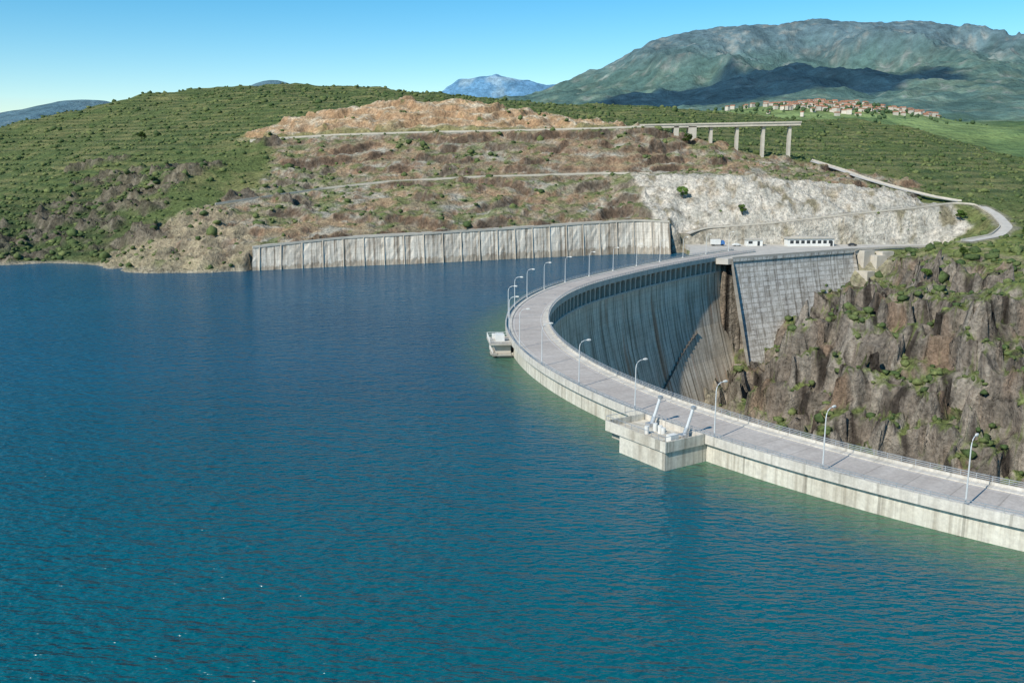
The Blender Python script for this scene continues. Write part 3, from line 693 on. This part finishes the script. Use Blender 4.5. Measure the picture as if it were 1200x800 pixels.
# ------------------------------------------------------------------ intake platform
def fr(s):
    x,y,nx,ny=at(s,0);return Vector((x,y,0)),Vector((nx,ny,0)),Vector((-ny,nx,0))
plat=empty('intake_platform')
O,nn,tt=fr(s_of_phi(-33.2))
def LP(a,o,z):p=O+tt*a-nn*o;return (p.x,p.y,z)
def lbox(mb,a0,a1,o0,o1,z0,z1,m=0):
    mb.quadbox([LP(a0,o0,z0),LP(a1,o0,z0),LP(a1,o1,z0),LP(a0,o1,z0),LP(a0,o0,z1),LP(a1,o0,z1),LP(a1,o1,z1),LP(a0,o1,z1)],m)
mb=MB();lbox(mb,-6,5,-.65,8,-12,3.0);lbox(mb,-6.3,8.4,.02,8.3,3.0,3.6)
lbox(mb,5.0,8.2,-.6,7,1.6,2.95)
lbox(mb,-6.3,8.4,8.0,8.3,3.6,4.7);lbox(mb,-6.3,-6.0,.02,8.0,3.6,4.7);lbox(mb,8.1,8.4,.02,8.0,3.6,4.7)
lbox(mb,-3.5,-1.0,1.2,6.4,3.62,4.0)
ob=mb.obj('platform_block',M_up,plat)
uvl=ob.data.uv_layers.new(name='UVMap')
for l in ob.data.loops:
    v=ob.data.vertices[l.vertex_index].co;uvl.data[l.index].uv=(v.x+v.y+3,v.z)
mb=MB()
def ltube(p,q,r,n=10,m=0):mb.tube([LP(*p),LP(*q)],r,n,m)
for a in (4.6,-3.2):
    ltube((a,1.6,3.6),(a-.5,.2,8.4),.26,12,0);ltube((a,1.6,3.6),(a-.18,1.1,5.2),.4,12,1)
    lbox(mb,a-.6,a+.6,1.0,2.4,3.6,4.2,1);lbox(mb,a-.9,a-.2,-.1,.5,8.2,8.7,1)
for a,o in ((2.0,3),(0.6,3.2),(-.6,3.6),(1.6,5.2)):ltube((a,o,3.62),(a,o,4.9),.38,12,2)
lbox(mb,-5,-3.9,4.4,6,3.62,5.0,2)
mb.obj('gate_hoists',[M_lamp,M_metal,M_white],plat)
mb=MB()
for a in np.arange(-6.1,8.4,1.6):ltube((a,8.15,4.7),(a,8.15,5.5),.04,6)
ltube((-6.1,8.15,5.5),(8.25,8.15,5.5),.045,6);ltube((-6.15,8.15,5.5),(-6.15,.2,5.5),.045,6);ltube((8.25,8.15,5.5),(8.25,.2,5.5),.045,6)
for o in (.3,2,4,6):ltube((-6.15,o,4.7),(-6.15,o,5.5),.04,6);ltube((8.25,o,4.7),(8.25,o,5.5),.04,6)
mb.obj('railing',M_metal,plat)

bal=empty('intake_tower');O,nn,tt=fr(s_of_phi(-6.5))
mb=MB();lbox(mb,-3,3,-.65,3.2,-8,1.0,0);lbox(mb,-4.5,4.5,.02,5.2,3.2,3.65,1);lbox(mb,-3.2,3.2,.02,3.6,1.0,3.2,0)
lbox(mb,-4.5,-1.8,3.4,5.0,.9,1.2,1);lbox(mb,-2,1.2,1.4,3.4,3.65,5.2,2);lbox(mb,2.3,3.4,2.0,4.0,3.65,4.7,2)
lbox(mb,-4.4,4.4,.0,4.6,.6,.95,1)
mb.obj('tower_body',[M_via,M_crest,M_white],bal)
mb=MB()
for a in np.arange(-4.4,4.5,1.1):
    ltube((a,5.1,3.65),(a,5.1,4.75),.05,6);ltube((a,4.5,.95),(a,4.5,1.9),.05,6)
for z in (4.2,4.75):
    ltube((-4.4,5.1,z),(4.4,5.1,z),.05,6);ltube((-4.4,5.1,z),(-4.4,.2,z),.05,6);ltube((4.4,5.1,z),(4.4,.2,z),.05,6)
ltube((-4.4,4.5,1.9),(4.4,4.5,1.9),.05,6);ltube((-4.4,4.5,1.4),(4.4,4.5,1.4),.05,6)
for a,o in ((-4.4,2.5),(-4.4,5.1),(4.4,2.5)):ltube((a,o,3.65),(a,o,4.75),.05,6)
mb.obj('railing',M_white,bal)

# ------------------------------------------------------------------ viaduct
def hz(x,y):
    i=min(max(np.searchsorted(xs,x),1),nx_-1);j=min(max(np.searchsorted(ys,y),1),ny_-1)
    tx=(x-xs[i-1])/(xs[i]-xs[i-1]);ty=(y-ys[j-1])/(ys[j]-ys[j-1])
    return (Z[j-1,i-1]*(1-tx)+Z[j-1,i]*tx)*(1-ty)+(Z[j,i-1]*(1-tx)+Z[j,i]*tx)*ty
via=empty('concrete_viaduct')
mb=MB()
mb.quadbox([(79,596.5,63.8),(179,596.5,65.6),(179,603.5,65.6),(79,603.5,63.8),(79,596.5,65.4),(179,596.5,67.2),(179,603.5,67.2),(79,603.5,65.4)])
mb.quadbox([(79,596,65.4),(179.3,596,67.2),(179.3,596.4,67.2),(79,596.4,65.4),(79,596,66.3),(179.3,596,68.1),(179.3,596.4,68.1),(79,596.4,66.3)])
mb.obj('deck',M_via,via)
mb=MB()
for x in (124,140.3,156.6,173):
    zt=65.1+(x-79)*.018-.5;zb=hz(x,600)-3
    mb.box((x,600,(zt+zb)/2),(1.7,3.6,zt-zb));mb.box((x,600,zt-.5),(2.6,6.4,1.2))
mb.box((112,600,59),(5,7,12));mb.box((102,600,60),(3,7,10));mb.obj('piers',M_via,via)
sb=empty('small_road_bridge');mb=MB();mb.quadbox([(-162,593,55.2),(-138,593,56.6),(-138,595,56.6),(-162,595,55.2),(-162,593,57.0),(-138,593,58.4),(-138,595,58.4),(-162,595,57.0)])
for x in (-160,-151,-142):mb.box((x,594,53),(1.2,1.6,6))
mb.obj('deck_and_piers',M_via,sb)

# ------------------------------------------------------------------ village
def hzb(x,y):
    i=np.searchsorted(xb,x);j=np.searchsorted(yb,y);return ZB[j,i]
vg=empty('village');wl=MB();rf=MB();random.seed(5)
for i in range(190):
    u=random.gauss(0,1);x=790+u*95;y=2420+random.gauss(0,1)*65+abs(u)*10
    if i>165:x=1010+random.uniform(-60,60);y=2430+random.uniform(-20,20)
    z=hzb(x,y);a=random.uniform(-.6,.6);w_,d_,h_=random.uniform(7,13),random.uniform(7,11),random.uniform(4,7.5)
    wl.box((x,y,z+h_/2-2),(w_,d_,h_+4),a)
    ca,sa=math.cos(a),math.sin(a);b=len(rf.V);zt=z+h_
    for lx,ly,lz in ((-1,-1,0),(1,-1,0),(1,1,0),(-1,1,0),(-1,0,1),(1,0,1)):
        X_,Y_=lx*(w_/2+.5),ly*(d_/2+.6);rf.V.append((x+X_*ca-Y_*sa,y+X_*sa+Y_*ca,zt+lz*2.6))
    for q in ([0,1,5,4],[2,3,4,5],[0,4,3],[1,2,5],[3,2,1,0]):rf.F.append([b+t_ for t_ in q]);rf.M.append(0)
wl.obj('house_walls',M_house,vg);rf.obj('house_roofs',M_roof,vg)
NTv=260;tx_=rng.normal(800,150,NTv);ty_=rng.normal(2390,90,NTv);tz_=np.array([hzb(a,b) for a,b in zip(tx_,ty_)]);ts=rng.uniform(2.5,6,NTv)
VV=IV[None]*(1+rng.uniform(-.3,.3,(NTv,12,1)))*ts[:,None,None];VV[:,:,0]+=tx_[:,None];VV[:,:,1]+=ty_[:,None];VV[:,:,2]+=(tz_+ts*.7)[:,None]
mesh_np('distant_trees',VV.reshape(-1,3),(IF[None]+(np.arange(NTv)*12)[:,None,None]).reshape(-1,3),M_leaf,None,np.tile(np.array([.06,.1,.05]),(NTv*12,1)))

# ------------------------------------------------------------------ trees
def tree(x,y,h,bright=1.0,seed=0,z=None):
    rs=random.Random(seed);z=hz(x,y) if z is None else z
    e=empty('broadleaf_tree',(x,y,z-.2));mb=MB();tips=[]
    mb.tube([(0,0,0),(.1,.05,h*.25),(.05,.15,h*.5),(.1,.1,h*.8)],[h*.035,h*.028,h*.018,h*.006],8);tips.append((.1,.1,h*.82))
    for i in range(9):
        a=rs.uniform(0,6.28);z0=h*rs.uniform(.2,.6);r=h*rs.uniform(.2,.36);z1=z0+h*rs.uniform(.12,.32)
        mb.tube([(0,0,z0),(math.cos(a)*r*.5,math.sin(a)*r*.5,(z0+z1)/2+.1),(math.cos(a)*r,math.sin(a)*r,z1)],[h*.014,h*.009,h*.004],6);tips.append((math.cos(a)*r,math.sin(a)*r,z1))
    mb.obj('trunk',M_bark,e)
    r_=np.random.default_rng(seed+3);VV=[];CC=[]
    for tp in tips:
        m=150;p=r_.normal(0,1,(m,3));p/=np.linalg.norm(p,axis=1)[:,None];p*=(r_.uniform(.35,1,(m,1))**.5)*h*rs.uniform(.13,.21);p[:,2]*=.8
        p+=np.array(tp);shade=rs.uniform(.6,1.35);s=h*.035
        for q in p:
            a=r_.normal(0,1,3);a/=np.linalg.norm(a);b=np.cross(a,r_.normal(0,1,3));b/=np.linalg.norm(b)
            VV+=[q-a*s-b*s*.5,q+a*s-b*s*.5,q+a*s*.8+b*s*.6,q-a*s*.8+b*s*.6];CC+=[np.array([.09,.15,.035])*shade*bright]*4
    VV=np.array(VV);mesh_np('crown',VV,np.arange(len(VV)).reshape(-1,4),M_leaf,e,np.array(CC))
tree(152,362,10,1.5,1);tree(89,495,6.5,1.3,2);tree(118,484,5.5,.8,3);tree(108,592,7,.6,4);tree(226,476,6,1.0,5);tree(158,356,5,1.0,6);tree(235,430,5,.8,7);tree(-270,700,7,.6,8);tree(190,395,4.5,.9,9)

# ------------------------------------------------------------------ light, sky, camera
el=math.radians(40);az=(-.66,-.751)
w=bpy.data.worlds.new('World');scene.world=w;w.use_nodes=True;nt=w.node_tree;bg=nt.nodes['Background']
sk=nt.nodes.new('ShaderNodeTexSky');sk.sky_type='NISHITA';sk.sun_disc=False;sk.sun_elevation=el
sk.sun_rotation=math.atan2(az[0],az[1])%(2*math.pi);sk.altitude=900;sk.air_density=1.0;sk.dust_density=.05;sk.ozone_density=2.8
hs=nt.nodes.new('ShaderNodeHueSaturation');hs.inputs['Saturation'].default_value=1.45;hs.inputs['Hue'].default_value=.487
nt.links.new(sk.outputs[0],hs.inputs['Color']);nt.links.new(hs.outputs[0],bg.inputs[0]);bg.inputs[1].default_value=.14
sun=bpy.data.lights.new('sun','SUN');sun.energy=5.0;sun.angle=math.radians(.5);sun.color=(1,.945,.84)
so=bpy.data.objects.new('sun',sun);link(so)
dv=Vector((az[0]*math.cos(el),az[1]*math.cos(el),math.sin(el)));so.rotation_euler=dv.to_track_quat('Z','Y').to_euler()
cam=bpy.data.cameras.new('camera');cam.lens=33;cam.sensor_width=36;cam.clip_start=.5;cam.clip_end=80000
co=bpy.data.objects.new('camera',cam);link(co);co.location=(0,0,48);co.rotation_euler=(math.radians(90)-math.atan(219/1100),0,0)
scene.camera=co
